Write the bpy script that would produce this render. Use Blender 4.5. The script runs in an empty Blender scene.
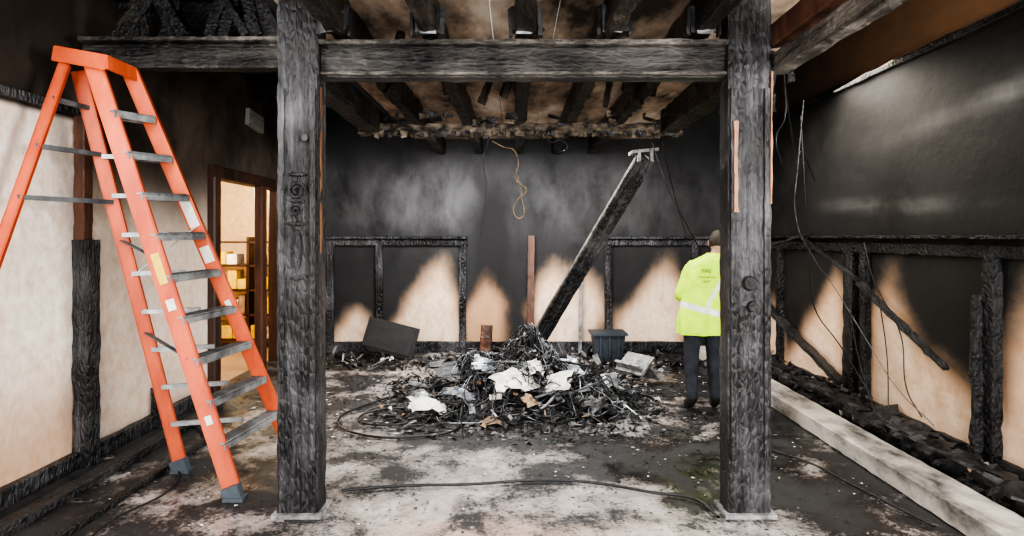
import bpy, bmesh, math, random
from mathutils import Vector, Matrix, noise
random.seed(7)
sc = bpy.context.scene
COL = sc.collection
try:
    sc.view_settings.view_transform = 'AgX'
    sc.view_settings.look = 'AgX - High Contrast'
except Exception: pass

# ------------------------------------------------------------------ materials
def nmat(name, rough=0.8, metal=0.0):
    m = bpy.data.materials.new(name); m.use_nodes = True
    nt = m.node_tree; b = nt.nodes["Principled BSDF"]
    b.inputs["Roughness"].default_value = rough
    b.inputs["Metallic"].default_value = metal
    return m, nt, b

def N(nt, t, **kw):
    n = nt.nodes.new(t)
    for k, v in kw.items():
        if k in n.inputs: n.inputs[k].default_value = v
        else: setattr(n, k, v)
    return n

def coords(nt, scale=(1, 1, 1), kind="Object"):
    tc = N(nt, "ShaderNodeTexCoord"); mp = N(nt, "ShaderNodeMapping")
    mp.inputs["Scale"].default_value = scale
    nt.links.new(tc.outputs[kind], mp.inputs["Vector"])
    return mp.outputs["Vector"]

def ramp(nt, src, stops):
    r = N(nt, "ShaderNodeValToRGB")
    e = r.color_ramp.elements
    while len(e) < len(stops): e.new(0.5)
    for i, (p, c) in enumerate(stops):
        e[i].position = p; e[i].color = (*c, 1) if len(c) == 3 else c
    nt.links.new(src, r.inputs["Fac"])
    return r.outputs["Color"]

def bump(nt, b, src, strength=0.5, dist=0.02):
    bp = N(nt, "ShaderNodeBump"); bp.inputs["Strength"].default_value = strength
    bp.inputs["Distance"].default_value = dist
    nt.links.new(src, bp.inputs["Height"]); nt.links.new(bp.outputs["Normal"], b.inputs["Normal"])

def noisy(name, c1, c2, scale=8, stretch=(1, 1, 1), rough=0.8, metal=0, bs=0.3, lo=.35, hi=.65, c3=None):
    m, nt, b = nmat(name, rough, metal)
    v = coords(nt, stretch)
    n = N(nt, "ShaderNodeTexNoise", Scale=scale, Detail=8.0, Roughness=0.65)
    nt.links.new(v, n.inputs["Vector"])
    st = [(lo, c1), (hi, c2)]
    if c3: st.append((min(hi + .12, 1), c3))
    nt.links.new(ramp(nt, n.outputs["Fac"], st), b.inputs["Base Color"])
    bump(nt, b, n.outputs["Fac"], bs, 0.02)
    return m

def charred(name, stretch=(1, 1, .12), dark=(.004, .004, .005), mid=(.016, .016, .018), light=(.10, .10, .105), rough=.38, scale=22, lo=.41, hi=.61):
    m, nt, b = nmat(name, rough)
    v = coords(nt, stretch)
    n = N(nt, "ShaderNodeTexNoise", Scale=scale, Detail=10.0, Roughness=0.75)
    nt.links.new(v, n.inputs["Vector"])
    vo = N(nt, "ShaderNodeTexVoronoi", Scale=scale * 1.6, feature='DISTANCE_TO_EDGE')
    v2 = coords(nt, tuple(max(s, .35) for s in stretch))
    nt.links.new(v2, vo.inputs["Vector"])
    n2 = N(nt, "ShaderNodeTexNoise", Scale=2.2, Detail=5.0)
    nt.links.new(coords(nt), n2.inputs["Vector"])
    ad = N(nt, "ShaderNodeMath", operation='MULTIPLY_ADD'); ad.inputs[1].default_value = .5
    nt.links.new(n2.outputs["Fac"], ad.inputs[0])
    hf = N(nt, "ShaderNodeMath", operation='MULTIPLY'); hf.inputs[1].default_value = .55
    nt.links.new(n.outputs["Fac"], hf.inputs[0]); nt.links.new(hf.outputs[0], ad.inputs[2])
    nt.links.new(ramp(nt, ad.outputs[0], [(lo, dark), ((lo + hi) / 2, mid), (hi + .08, light)]), b.inputs["Base Color"])
    mu = N(nt, "ShaderNodeMath", operation='MULTIPLY_ADD'); mu.inputs[1].default_value = 1.1
    nt.links.new(vo.outputs["Distance"], mu.inputs[0]); nt.links.new(n.outputs["Fac"], mu.inputs[2])
    bump(nt, b, mu.outputs[0], 1.0, .025)
    return m

def plain(name, c, rough=.6, metal=0.0):
    return noisy(name, tuple(x * .75 for x in c), c, 14, rough=rough, metal=metal, bs=.15)

M = {}
M['charZ'] = charred("charred_wood_vertical", (1, 1, .07), light=(.12, .12, .13))
M['charX'] = charred("charred_wood_x", (.07, 1, 1), light=(.12, .112, .108), mid=(.022, .021, .02))
M['charY'] = charred("charred_wood_y", (1, .07, 1), light=(.07, .06, .055))
M['char'] = charred("charcoal", (1, 1, 1), light=(.05, .05, .053), mid=(.014, .014, .015), scale=14)
M['beamlight'] = charred("ash_coated_beam", (.4, .1, 1), dark=(.012, .011, .010), mid=(.055, .05, .045), light=(.26, .24, .22))
M['joist'] = charred("scorched_joist", (1, .07, 1), dark=(.004, .0035, .0035), mid=(.014, .012, .010), light=(.09, .075, .06))
M['ceilboard'] = noisy("scorched_ceiling_boards", (.05, .035, .026), (.50, .38, .29), 1.8, (1.2, .5, 1), .8, lo=.36, hi=.52, c3=(.85, .74, .63), bs=.1)
M['rearbeam'] = noisy("peeling_plaster_beam", (.015, .012, .01), (.20, .16, .12), 7, (1, 1, 1.5), .85, lo=.42, hi=.60, c3=(.58, .52, .44), bs=.8)
M['brownwood'] = noisy("exposed_wood", (.06, .025, .012), (.26, .12, .055), 10, (1, 1, .1), .6)
M['darkbrown'] = noisy("brown_door_wood", (.02, .01, .007), (.07, .03, .018), 8, (1, 1, .1), .5)
M['ash'] = noisy("ash_gray", (.08, .08, .08), (.32, .32, .33), 12)
M['white'] = noisy("scorched_white_sheet", (.28, .265, .24), (.78, .75, .70), 6, lo=.32, hi=.55)
M['tan'] = noisy("tan_scraps", (.13, .08, .05), (.40, .28, .18), 9)
M['metal'] = noisy("burnt_metal", (.09, .095, .10), (.36, .39, .43), 9, rough=.4, metal=.55)
M['black'] = noisy("soot_black", (.005, .005, .006), (.026, .026, .028), 15, rough=.45, bs=.6)
M['screen'] = noisy("charred_black_plastic", (.003, .003, .0035), (.012, .012, .014), 7, rough=.6, bs=.3)
M['cable'] = noisy("black_cable", (.006, .006, .007), (.018, .018, .02), 10, rough=.45)
M['cablegray'] = noisy("ashy_cable", (.04, .04, .04), (.16, .16, .16), 20, rough=.6)
M['cord'] = noisy("singed_yellow_cord", (.08, .045, .02), (.34, .24, .12), 20)
M['orange'] = noisy("orange_fiberglass", (.42, .06, .02), (.64, .125, .045), 5, (1, 1, .4), .5, bs=.05, c3=(.68, .19, .085))
M['alu'] = noisy("dusty_aluminium", (.16, .17, .18), (.42, .44, .45), 9, rough=.4, metal=.35, bs=.1)
M['aludark'] = noisy("sooty_aluminium", (.06, .065, .07), (.15, .16, .17), 9, rough=.5, metal=.3, bs=.1)
M['label'] = plain("ladder_label_white", (.75, .74, .7))
M['labely'] = plain("ladder_label_yellow", (.75, .53, .06))
M['foot'] = plain("bluegray_rubber_foot", (.08, .10, .12))
M['curb'] = noisy("concrete_curb", (.05, .048, .045), (.46, .43, .39), 3.0, (1, .5, 1), .85, lo=.34, hi=.54, bs=.5)
M['lime'] = noisy("hi_vis_lime_fabric", (.48, .80, .0), (.66, .98, .01), 6, rough=.7, bs=.2)
M['silver'] = plain("reflective_tape", (.82, .84, .84), .35)
M['navy'] = noisy("dark_trouser_fabric", (.012, .015, .022), (.03, .035, .045), 12, rough=.9)
M['skin'] = plain("skin", (.55, .33, .24), .5)
M['hair'] = noisy("dark_hair", (.012, .008, .006), (.04, .028, .02), 40, rough=.6, bs=.6)
M['boot'] = plain("black_boots", (.02, .018, .016), .4)
M['vesttext'] = plain("vest_print", (.05, .16, .03))
M['bluebin'] = plain("bluegray_plastic", (.035, .045, .06), .5)
M['yellow'] = plain("yellow_stock", (.8, .55, .06))
M['shelf'] = plain("shelf_board", (.3, .2, .12))
M['roomtan'] = plain("storeroom_paint", (.70, .53, .36))
M['redtrim'] = noisy("red_brown_trim", (.03, .014, .01), (.13, .055, .033), 8, (1, 1, .15), .5)
M['drip'] = plain("vent_white", (.4, .4, .38))

def sootmat(name, clean1, clean2, soot1=(.006, .006, .007), soot2=(.09, .09, .095), stretch=(1, 1, 1), rough=.75, nscale=3.0, edge=.5, fine=5.0, lo=0.0, hi=1.0, wet=False, speck=0.0, warm=(.40, .19, .075)):
    m, nt, b = nmat(name, rough)
    L = nt.links.new
    at = N(nt, "ShaderNodeVertexColor", layer_name="soot")
    sep = N(nt, "ShaderNodeSeparateColor"); L(at.outputs["Color"], sep.inputs["Color"])
    v = coords(nt, stretch)
    n = N(nt, "ShaderNodeTexNoise", Scale=nscale, Detail=12.0, Roughness=.62, Distortion=.35); L(v, n.inputs["Vector"])
    n2 = N(nt, "ShaderNodeTexNoise", Scale=nscale * fine, Detail=8.0, Roughness=.7); L(v, n2.inputs["Vector"])
    def centred(src, k, add):
        a = N(nt, "ShaderNodeMath", operation='SUBTRACT'); a.inputs[1].default_value = .5; L(src, a.inputs[0])
        s = N(nt, "ShaderNodeMath", operation='MULTIPLY_ADD'); s.inputs[1].default_value = k
        L(a.outputs[0], s.inputs[0]); L(add, s.inputs[2]); return s.outputs[0]
    s = centred(n.outputs["Fac"], edge * 1.8, sep.outputs["Red"])
    s = centred(n2.outputs["Fac"], edge * .8, s)
    if speck:
        n3 = N(nt, "ShaderNodeTexNoise", Scale=nscale * fine * 4, Detail=5.0, Roughness=.8); L(v, n3.inputs["Vector"])
        s = centred(n3.outputs["Fac"], speck, s)
    mr = N(nt, "ShaderNodeMapRange", interpolation_type='SMOOTHSTEP'); mr.inputs["From Min"].default_value = lo; mr.inputs["From Max"].default_value = hi
    L(s, mr.inputs["Value"]); sv = mr.outputs["Result"]
    clean = ramp(nt, n2.outputs["Fac"], [(.35, clean1), (.6, clean2)])
    wm = N(nt, "ShaderNodeMix", data_type='RGBA'); L(sep.outputs["Blue"], wm.inputs[0])
    L(clean, wm.inputs[6]); wm.inputs[7].default_value = (*warm, 1)
    bl = N(nt, "ShaderNodeMath", operation='MULTIPLY'); L(sep.outputs["Green"], bl.inputs[0])
    nr = ramp(nt, n.outputs["Fac"], [(.35, (.12, .12, .12)), (.65, (1, 1, 1))]); L(nr, bl.inputs[1])
    smx = N(nt, "ShaderNodeMix", data_type='RGBA'); L(bl.outputs[0], smx.inputs[0])
    smx.inputs[6].default_value = (*soot1, 1); smx.inputs[7].default_value = (*soot2, 1)
    mx = N(nt, "ShaderNodeMix", data_type='RGBA'); L(sv, mx.inputs[0])
    L(wm.outputs[2], mx.inputs[6]); L(smx.outputs[2], mx.inputs[7])
    L(mx.outputs[2], b.inputs["Base Color"])
    if wet:
        L(ramp(nt, n.outputs["Fac"], [(.42, (.22, .22, .22)), (.60, (.75, .75, .75))]), b.inputs["Roughness"])
    bump(nt, b, n2.outputs["Fac"], .35, .015)
    return m

M['backwall'] = sootmat("sooted_back_wall", (.58, .43, .30), (.80, .66, .52), soot2=(.10, .10, .106), stretch=(1, 1, .6), edge=.5, lo=-.15, hi=1.1, nscale=2.4)
M['rightwall'] = sootmat("sooted_right_wall", (.64, .45, .31), (.86, .68, .53), soot1=(.004, .004, .0045), soot2=(.26, .26, .26), stretch=(1, .55, .8), edge=.5, lo=-.15, hi=1.1, nscale=2.2, rough=.6)
M['leftwall'] = sootmat("sooted_left_wall", (.72, .59, .47), (.92, .85, .77), soot1=(.018, .014, .011), soot2=(.12, .09, .07), stretch=(1, .8, .6), edge=.3)
M['floor'] = sootmat("sooty_concrete_floor", (.22, .207, .20), (.56, .54, .53), soot1=(.006, .006, .007), soot2=(.045, .045, .047), nscale=1.9, fine=5.0, edge=2.2, rough=.6, lo=.15, hi=.95, wet=True, speck=1.3)

# ------------------------------------------------------------------ mesh helpers
def empty(name, loc=(0, 0, 0)):
    e = bpy.data.objects.new(name, None); e.location = loc; COL.objects.link(e); e.empty_display_size = .2
    return e

def finish(bm, name, mats, parent=None, smooth=False):
    me = bpy.data.meshes.new(name); bm.to_mesh(me); bm.free()
    for m in mats: me.materials.append(m)
    if smooth:
        for p in me.polygons: p.use_smooth = True
    ob = bpy.data.objects.new(name, me); COL.objects.link(ob)
    if parent: ob.parent = parent
    return ob

def add_box(bm, c, size, rot=None, mi=0, jit=0.0):
    M4 = Matrix.Translation(c) @ (rot.to_4x4() if rot else Matrix.Identity(4)) @ Matrix.Diagonal((*size, 1))
    r = bmesh.ops.create_cube(bm, size=1.0, matrix=M4)
    if jit:
        for v in r['verts']: v.co += Vector((random.uniform(-jit, jit) for _ in range(3)))
    fs = set()
    for v in r['verts']:
        for f in v.link_faces: fs.add(f)
    for f in fs: f.material_index = mi
    return r['verts']

def frame(d, up=Vector((0, 0, 1))):
    d = d.normalized()
    if abs(d.dot(up)) > .95: up = Vector((0, 1, 0))
    s = d.cross(up).normalized(); u = s.cross(d).normalized()
    return d, s, u

def rough_beam(bm, p0, p1, w, h, seg=20, amp=.008, mi=0, up=Vector((0, 0, 1)), nper=4, ch=.08, taper=1.0):
    """lofted timber with slightly eaten, chamfered edges: w = sideways, h = along up"""
    p0 = Vector(p0); p1 = Vector(p1); d, s, u = frame(p1 - p0, up)
    ring = []
    cs = [(-.5, -.5), (.5, -.5), (.5, .5), (-.5, .5)]
    for k in range(4):
        a = cs[k]; b = cs[(k + 1) % 4]
        for j in range(nper):
            t = ch + (1 - 2 * ch) * j / (nper - 1)
            ring.append((a[0] + (b[0] - a[0]) * t, a[1] + (b[1] - a[1]) * t))
    prev = None; so = random.uniform(0, 100)
    for i in range(seg + 1):
        c = p0.lerp(p1, i / seg); cur = []
        k = 1 + (taper - 1) * i / seg
        for (a, b2) in ring:
            p = c + s * a * w * k + u * b2 * h * k
            nv = noise.noise(p * 9 + Vector((so, so, 0))) + .5 * noise.noise(p * 25)
            p2 = p + (s * a * 2 + u * b2 * 2) * nv * amp
            cur.append(bm.verts.new(p2))
        if prev:
            n = len(cur)
            for j in range(n):
                f = bm.faces.new((prev[j], prev[(j + 1) % n], cur[(j + 1) % n], cur[j])); f.material_index = mi
        else:
            f = bm.faces.new(list(reversed(cur))); f.material_index = mi
        prev = cur
    f = bm.faces.new(prev); f.material_index = mi

def bar(bm, p0, p1, w, h, mi=0, up=Vector((0, 0, 1))):
    p0 = Vector(p0); p1 = Vector(p1); d, s, u = frame(p1 - p0, up)
    R = Matrix((s, d, u)).transposed()
    add_box(bm, (p0 + p1) / 2, (w, (p1 - p0).length, h), R, mi)

def one_beam(name, p0, p1, w, h, mat, parent=None, seg=24, amp=.008, up=Vector((0, 0, 1)), ch=.06):
    bm = bmesh.new(); rough_beam(bm, p0, p1, w, h, seg, amp, 0, up, 4, ch)
    bmesh.ops.recalc_face_normals(bm, faces=bm.faces)
    return finish(bm, name, [mat], parent)

def cable(name, splines, r, mat, parent=None):
    cu = bpy.data.curves.new(name, 'CURVE'); cu.dimensions = '3D'; cu.bevel_depth = r; cu.bevel_resolution = 2; cu.resolution_u = 8
    for pts in splines:
        sp = cu.splines.new('BEZIER'); sp.bezier_points.add(len(pts) - 1)
        for bp, p in zip(sp.bezier_points, pts):
            bp.co = p; bp.handle_left_type = bp.handle_right_type = 'AUTO'
    cu.materials.append(mat)
    ob = bpy.data.objects.new(name, cu); COL.objects.link(ob)
    if parent: ob.parent = parent
    return ob

def sm(a, b, x):
    t = max(0, min(1, (x - a) / (b - a))); return t * t * (3 - 2 * t)

def grid(name, origin, du, dv, lu, lv, mat, fn, res=.05, hole=None):
    nu = int(lu / res); nv = int(lv / res); o = Vector(origin); du = Vector(du); dv = Vector(dv)
    verts = []; cols = []
    for j in range(nv + 1):
        for i in range(nu + 1):
            p = o + du * (lu * i / nu) + dv * (lv * j / nv)
            verts.append(p); cols.append(fn(p))
    faces = []
    for j in range(nv):
        for i in range(nu):
            c = o + du * (lu * (i + .5) / nu) + dv * (lv * (j + .5) / nv)
            if hole and hole(c): continue
            a = j * (nu + 1) + i
            faces.append((a, a + 1, a + nu + 2, a + nu + 1))
    me = bpy.data.meshes.new(name); me.from_pydata(verts, [], faces)
    ca = me.color_attributes.new("soot", 'FLOAT_COLOR', 'POINT')
    for i, c in enumerate(cols): ca.data[i].color = (*c, 1)
    me.materials.append(mat)
    ob = bpy.data.objects.new(name, me); COL.objects.link(ob)
    return ob

# ------------------------------------------------------------------ room shell
XL, XR, YB, YF = -3.26, 3.3, 8.87, -2.5

def flame(u, z, cu, w0, h, lean=0.0, soft=.42):
    """clean patch left by the fire: wide at the foot, fading into smoke at its top"""
    t = z / h
    c = cu + lean * t + .14 * noise.noise(Vector((cu * 7, z * 1.6, 2)))
    w = w0 * (1 - .35 * min(t, 1) ** 1.5) + .12 * noise.noise(Vector((cu * 5, z * 2.5, 8)))
    side = 1 - sm(-soft * .6, soft * .6, abs(u - c) - w)
    top = 1 - sm(h * .5, h * 1.2, z + .5 * abs(u - c) * abs(u - c) / max(w0, .1))
    return side * top

def f_back(p):
    x, z = p.x, p.z
    keep = 1.0
    for (cx, w, h, ln) in [(-1.4, .48, 1.25, .20), (-1.12, .22, 1.55, .05), (-.42, .30, 1.2, -.05), (.58, .36, 1.45, 0), (.95, .30, 1.35, 0), (1.85, .42, 1.05, .15), (2.15, .32, 1.55, .1), (-2.4, .28, .75, .05)]:
        keep *= 1 - flame(x, z, cx, w, h, ln)
    clean = (1 - keep) * (1 - sm(1.5, 1.66, z))
    s = 1.25 - clean * 1.55
    bl = .4 + .75 * math.exp(-((x + 1.4) / 1.1) ** 2 - ((z - 2.25) / .6) ** 2) + .45 * math.exp(-((x - 1.3) / .9) ** 2 - ((z - 2.3) / .6) ** 2)  # grey soot bloom; the left patch also paints the wall's lit, shiny area
    bl -= 1.1 * math.exp(-((x + .35) / .22) ** 2 - ((z - 1.7) / .8) ** 2)
    bl *= 1 - .6 * sm(2.6, 3.0, z)
    bl *= .25 + .75 * sm(1.2, 2.1, z)
    wm = .75 if -.75 < x < .2 else .1
    wm = max(wm, min(.85, 2.2 * clean * (1 - clean)))
    return (s, max(0, min(1, bl)), wm)

def f_right(p):
    y, z = p.y, p.z
    if z > 3.2: return (.30 + .5 * sm(4.2, 7.0, y), .15, .85)
    keep = 1.0
    for (cy, w, h, ln) in [(6.7, .6, .95, -.2), (6.2, .28, 1.5, 0), (7.7, .35, 1.0, 0), (5.25, .35, 1.5, .05), (4.8, .6, .85, .1), (4.3, .35, .65, 0), (3.8, .28, 1.4, 0), (3.0, .5, 1.3, 0), (1.5, .8, 1.2, 0)]:
        keep *= 1 - flame(y, z, cy, w, h, ln, .5)
    clean = (1 - keep) * (1 - sm(1.5, 1.66, z))
    s = 1.2 - clean * 1.6
    bl = .03
    if z > 1.7:
        bl = .04 + 1.0 * math.exp(-((z - 2.66 + .10 * (y - 4.2)) / .07) ** 2) * math.exp(-((y - 4.1) / .7) ** 2) \
             + .55 * math.exp(-((z - 1.98 - .05 * (y - 5.4)) / .06) ** 2) * math.exp(-((y - 5.2) / .9) ** 2) + .08 * math.exp(-((z - 2.6) / .4) ** 2)
    return (s, min(1, bl), max(.15, min(.85, 2.2 * clean * (1 - clean))))

def f_left(p):
    y, z = p.y, p.z
    s = sm(1.5, 2.7, z + .25 * noise.noise(Vector((y * 1.3, z, 0)))) * 1.0
    s += .5 * (1 - sm(0, .25, z))
    if y < 4.42:
        s = (-.15 if z < 2.58 else 1.1) + .5 * math.exp(-((z - .45) / .3) ** 2) * math.exp(-((y - 4.4) / .3) ** 2)
        return (s, .3, .7 * (1 - sm(.2, 1.1, z)))
    return (s + .22 * sm(4.4, 6, y), .9, .35)

def f_floor(p):
    x, y = p.x, p.y
    s = .44
    s += .50 * math.exp(-((x - .1) / 1.6) ** 2 - ((y - 6.2) / 1.25) ** 2)
    for (cx, cy, rx, ry, k) in [(1.0, 4.4, .45, .30, 1.3), (.6, 4.95, .5, .25, .6), (1.45, 5.0, .4, .5, .4), (1.3, 4.7, .3, .3, .5), (-1.5, 4.0, .35, .5, .5), (1.15, 3.85, .5, .2, .6), (-.35, 5.1, .4, .2, .4), (-1.1, 5.6, .3, .3, .4), (-1.0, 4.6, .3, .2, .3), (0, 4.35, .35, .15, .3), (-.7, 3.9, .2, .3, .25), (.4, 3.6, .5, .1, .3)]:
        s += k * math.exp(-((x - cx) / rx) ** 2 - ((y - cy) / ry) ** 2)
    s -= .12 * math.exp(-((x + .2) / .9) ** 2 - ((y - 3.7) / .5) ** 2)
    s += .70 * sm(1.45, 1.9, x) * (1 - .5 * sm(4.6, 5.4, y) * (1 - sm(6, 7, y)) * (1 - sm(2, 2.4, x)))
    s += .35 * (1 - sm(-1.9, -1.4, x)) + .35 * (1 - sm(-2.9, -2.3, x))
    s += .3 * sm(7, 8.5, y)
    return (s, .6, .08 + .45 * math.exp(-((x + .1) / .6) ** 2 - ((y - 3.4) / .25) ** 2))

grid("floor", (-3.4, YF, 0), (1, 0, 0), (0, 1, 0), 6.8, YB - YF + .1, M['floor'], f_floor, .08)
grid("wall_back", (XL, YB, 0), (1, 0, 0), (0, 0, 1), XR - XL, 4.1, M['backwall'], f_back)
grid("wall_right", (XR, YF, 0), (0, 1, 0), (0, 0, 1), YB - YF, 4.1, M['rightwall'], f_right, .06)
DY0, DY1, DZ = 6.41, 8.3, 2.4
grid("wall_left", (XL, YF, 0), (0, 1, 0), (0, 0, 1), YB - YF, 4.1, M['leftwall'], f_left, .06,
     hole=lambda c: DY0 < c.y < DY1 and c.z < DZ)
bm = bmesh.new(); add_box(bm, (-2.4, 3.2, 3.66), (1.9, 11.4, .08)); finish(bm, "ceiling_left_bay", [M['black']])
bm = bmesh.new(); add_box(bm, (2.5, 3.2, 4.09), (1.8, 11.4, .08)); finish(bm, "ceiling_right_bay", [M['darkbrown']])
bm = bmesh.new()
x = -1.48
while x < 1.6:
    w = .44
    add_box(bm, (x + w / 2, 3.2, 3.16 + random.uniform(0, .008)), (w - .008, 11.3, .03))
    x += w
finish(bm, "ceiling", [M['ceilboard']])
bm = bmesh.new(); add_box(bm, (-1.52, 3.2, 3.4), (.05, 11.3, .5)); add_box(bm, (1.64, 3.2, 3.6), (.05, 11.3, .9)); finish(bm, "ceiling_upstand", [M['black']])

# ------------------------------------------------------------------ timber frame
def post(name, cx, w, strip=None):
    e = empty(name)
    yc = 3.72
    bm = bmesh.new()
    rough_beam(bm, (cx, yc, .02), (cx, yc, 3.14), w, .16, 90, .006, 0, Vector((0, 1, 0)), 6, .05)
    for sx in (-1, 1):
        rough_beam(bm, (cx + sx * (w / 2 - .03), yc - .085, .35), (cx + sx * (w / 2 - .03), yc - .085, 2.6), .035, .02, 60, .004, 0, Vector((0, 1, 0)), 3, .1)
    bmesh.ops.recalc_face_normals(bm, faces=bm.faces)
    finish(bm, "shaft", [M['charZ']], e)
    bm = bmesh.new(); add_box(bm, (cx, yc, .012), (w + .05, .22, .024))
    finish(bm, "base_plate", [M['ash']], e)
    return e
pl = post("timber_post", -1.32, .25)
pr = post("timber_post.001", 1.426, .262)
bm = bmesh.new()
def scroll(cx, cz, r0, turns, y, th):
    pts = []
    k = int(26 * turns)
    for i in range(k):
        a = i / 26 * 2 * math.pi; r = r0 * (1 - .8 * i / k)
        pts.append(Vector((cx + r * math.cos(a), y, cz + r * math.sin(a))))
    for p, q in zip(pts, pts[1:]): bar(bm, p, q, th, th * 1.3)
scroll(-1.32, 1.98, .055, 1.8, 3.632, .014)
scroll(-1.33, 1.86, .04, 1.5, 3.632, .012)
for i, (z, ww, hh_) in enumerate([(2.08, .12, .03), (1.92, .10, .03), (1.78, .12, .03), (1.62, .055, .26), (1.45, .08, .03)]):
    bmesh.ops.create_uvsphere(bm, u_segments=16, v_segments=8, radius=.5, matrix=Matrix.Translation((-1.32, 3.637, z)) @ Matrix.Diagonal((ww, .035, hh_, 1)))
finish(bm, "carved_ornament", [M['charZ']], pl, True)
bm = bmesh.new()
bmesh.ops.create_cone(bm, cap_ends=True, segments=20, radius1=.02, radius2=.02, depth=.03, matrix=Matrix.Translation((-1.37, 3.637, .12)) @ Matrix.Rotation(math.pi / 2, 4, 'X'))
bmesh.ops.create_cone(bm, cap_ends=True, segments=20, radius1=.02, radius2=.02, depth=.03, matrix=Matrix.Translation((-1.27, 3.637, 2.3)) @ Matrix.Rotation(math.pi / 2, 4, 'X'))
finish(bm, "bolt_head", [M['black']], pl)
bm = bmesh.new()
bmesh.ops.create_cone(bm, cap_ends=True, segments=24, radius1=.05, radius2=.035, depth=.04, matrix=Matrix.Translation((1.42, 3.63, 1.42)) @ Matrix.Rotation(math.pi / 2, 4, 'X'))
bmesh.ops.create_cone(bm, cap_ends=True, segments=24, radius1=.035, radius2=.03, depth=.03, matrix=Matrix.Translation((1.44, 3.63, 1.28)) @ Matrix.Rotation(math.pi / 2, 4, 'X'))
finish(bm, "charred_knobs", [M['char']], pr)
bm = bmesh.new()
rough_beam(bm, (1.335, 3.622, 1.85), (1.335, 3.622, 2.4), .026, .012, 20, .009, 0, Vector((0, 1, 0)))
rough_beam(bm, (1.548, 3.637, 1.9), (1.553, 3.637, 2.7), .01, .03, 20, .006, 0, Vector((0, 1, 0)))
finish(bm, "exposed_wood_strip", [M['brownwood']], pr)
bm = bmesh.new()
rough_beam(bm, (-1.2, 3.70, 1.6), (-1.2, 3.70, 2.62), .015, .03, 30, .006, 0, Vector((0, 1, 0)))
finish(bm, "exposed_wood_strip", [M['brownwood']], pl)

fb = empty("front_crossbeam")
one_beam("span", (-1.19, 3.74, 2.775), (1.29, 3.74, 2.775), .12, .19, M['charX'], fb, 50, .006)
one_beam("top_flange", (-1.19, 3.72, 2.885), (1.29, 3.72, 2.885), .17, .03, M['beamlight'], fb, 50, .006)
one_beam("lower_bead", (-1.19, 3.70, 2.70), (1.29, 3.70, 2.70), .09, .02, M['beamlight'], fb, 50, .005)
lbm = empty("left_crossbeam")
one_beam("span", (-3.1, 4.36, 3.0), (-1.45, 4.36, 3.0), .12, .17, M['charX'], lbm, 40, .006)
one_beam("top_flange", (-3.1, 4.34, 3.11), (-1.45, 4.34, 3.11), .17, .03, M['beamlight'], lbm, 30, .006)
one_beam("rear_crossbeam", (-1.5, 5.8, 2.735), (1.6, 5.8, 2.735), .14, .10, M['rearbeam'], None, 60, .02)
one_beam("side_beam", (-1.36, 3.82, 2.8), (-1.36, 5.72, 2.8), .14, .22, M['charY'], None, 50, .01)
sb = empty("right_side_beam")
one_beam("rear_run", (1.47, 3.82, 2.8), (1.47, 5.72, 2.8), .16, .22, M['joist'], sb, 50, .012)
one_beam("front_run", (1.62, -1.5, 2.76), (1.62, 3.7, 2.76), .10, .12, M['beamlight'], sb, 50, .006)
one_beam("front_upper_run", (1.62, -1.5, 2.93), (1.62, 3.7, 2.93), .12, .14, M['redtrim'], sb, 50, .008)

bm = bmesh.new()
for xj in (-1.07, -.52, .06, .59, 1.12):
    rough_beam(bm, (xj, -1.5, 3.03), (xj, 8.8, 3.03), .11, .22, 90, .018, 0, Vector((0, 0, 1)))
for k in range(16):
    xj = random.uniform(-1.2, 1.3); y = random.uniform(3.9, 5.6)
    rough_beam(bm, (xj, y, 3.1), (xj + random.uniform(-.1, .1), y + random.uniform(-.2, .3), random.uniform(2.8, 2.98)), .05, .06, 8, .012, 0)
bmesh.ops.recalc_face_normals(bm, faces=bm.faces)
finish(bm, "ceiling_joists", [M['joist']])
bm = bmesh.new()
for xj in (-1.07, -.52, .06, .59, 1.12):
    add_box(bm, (xj, 3.58, 3.0), (.15, .04, .16), mi=0, jit=.015)
    add_box(bm, (xj, 3.55, 2.94), (.09, .03, .05), mi=1, jit=.012)
    add_box(bm, (xj + .03, 3.55, 3.05), (.04, .03, .05), mi=1, jit=.01)
    for s in (-1, 1): add_box(bm, (xj + s * .09, 3.58, 2.98), (.02, .05, .16), mi=0, jit=.01)
finish(bm, "joist_hangers", [M['black'], M['ash']])
bm = bmesh.new()
for i in range(70):
    xx = -1.4 + i * .043
    l = random.uniform(.02, .07)
    add_box(bm, (xx, 5.71, 2.69 - l / 2 + .02), (random.uniform(.02, .06), .02, l), Matrix.Rotation(random.uniform(-.3, .3), 3, 'Y'), random.choice([0, 0, 1]), .008)
for i in range(30):
    add_box(bm, (random.uniform(-1.3, 1.4), 5.72, random.uniform(2.76, 2.88)), (random.uniform(.03, .12), .03, random.uniform(.02, .06)), Matrix.Rotation(random.uniform(-.4, .4), 3, 'Y'), random.choice([0, 1, 1]), .012)
finish(bm, "peeling_ceiling_scraps", [M['rearbeam'], M['black']])

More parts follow.
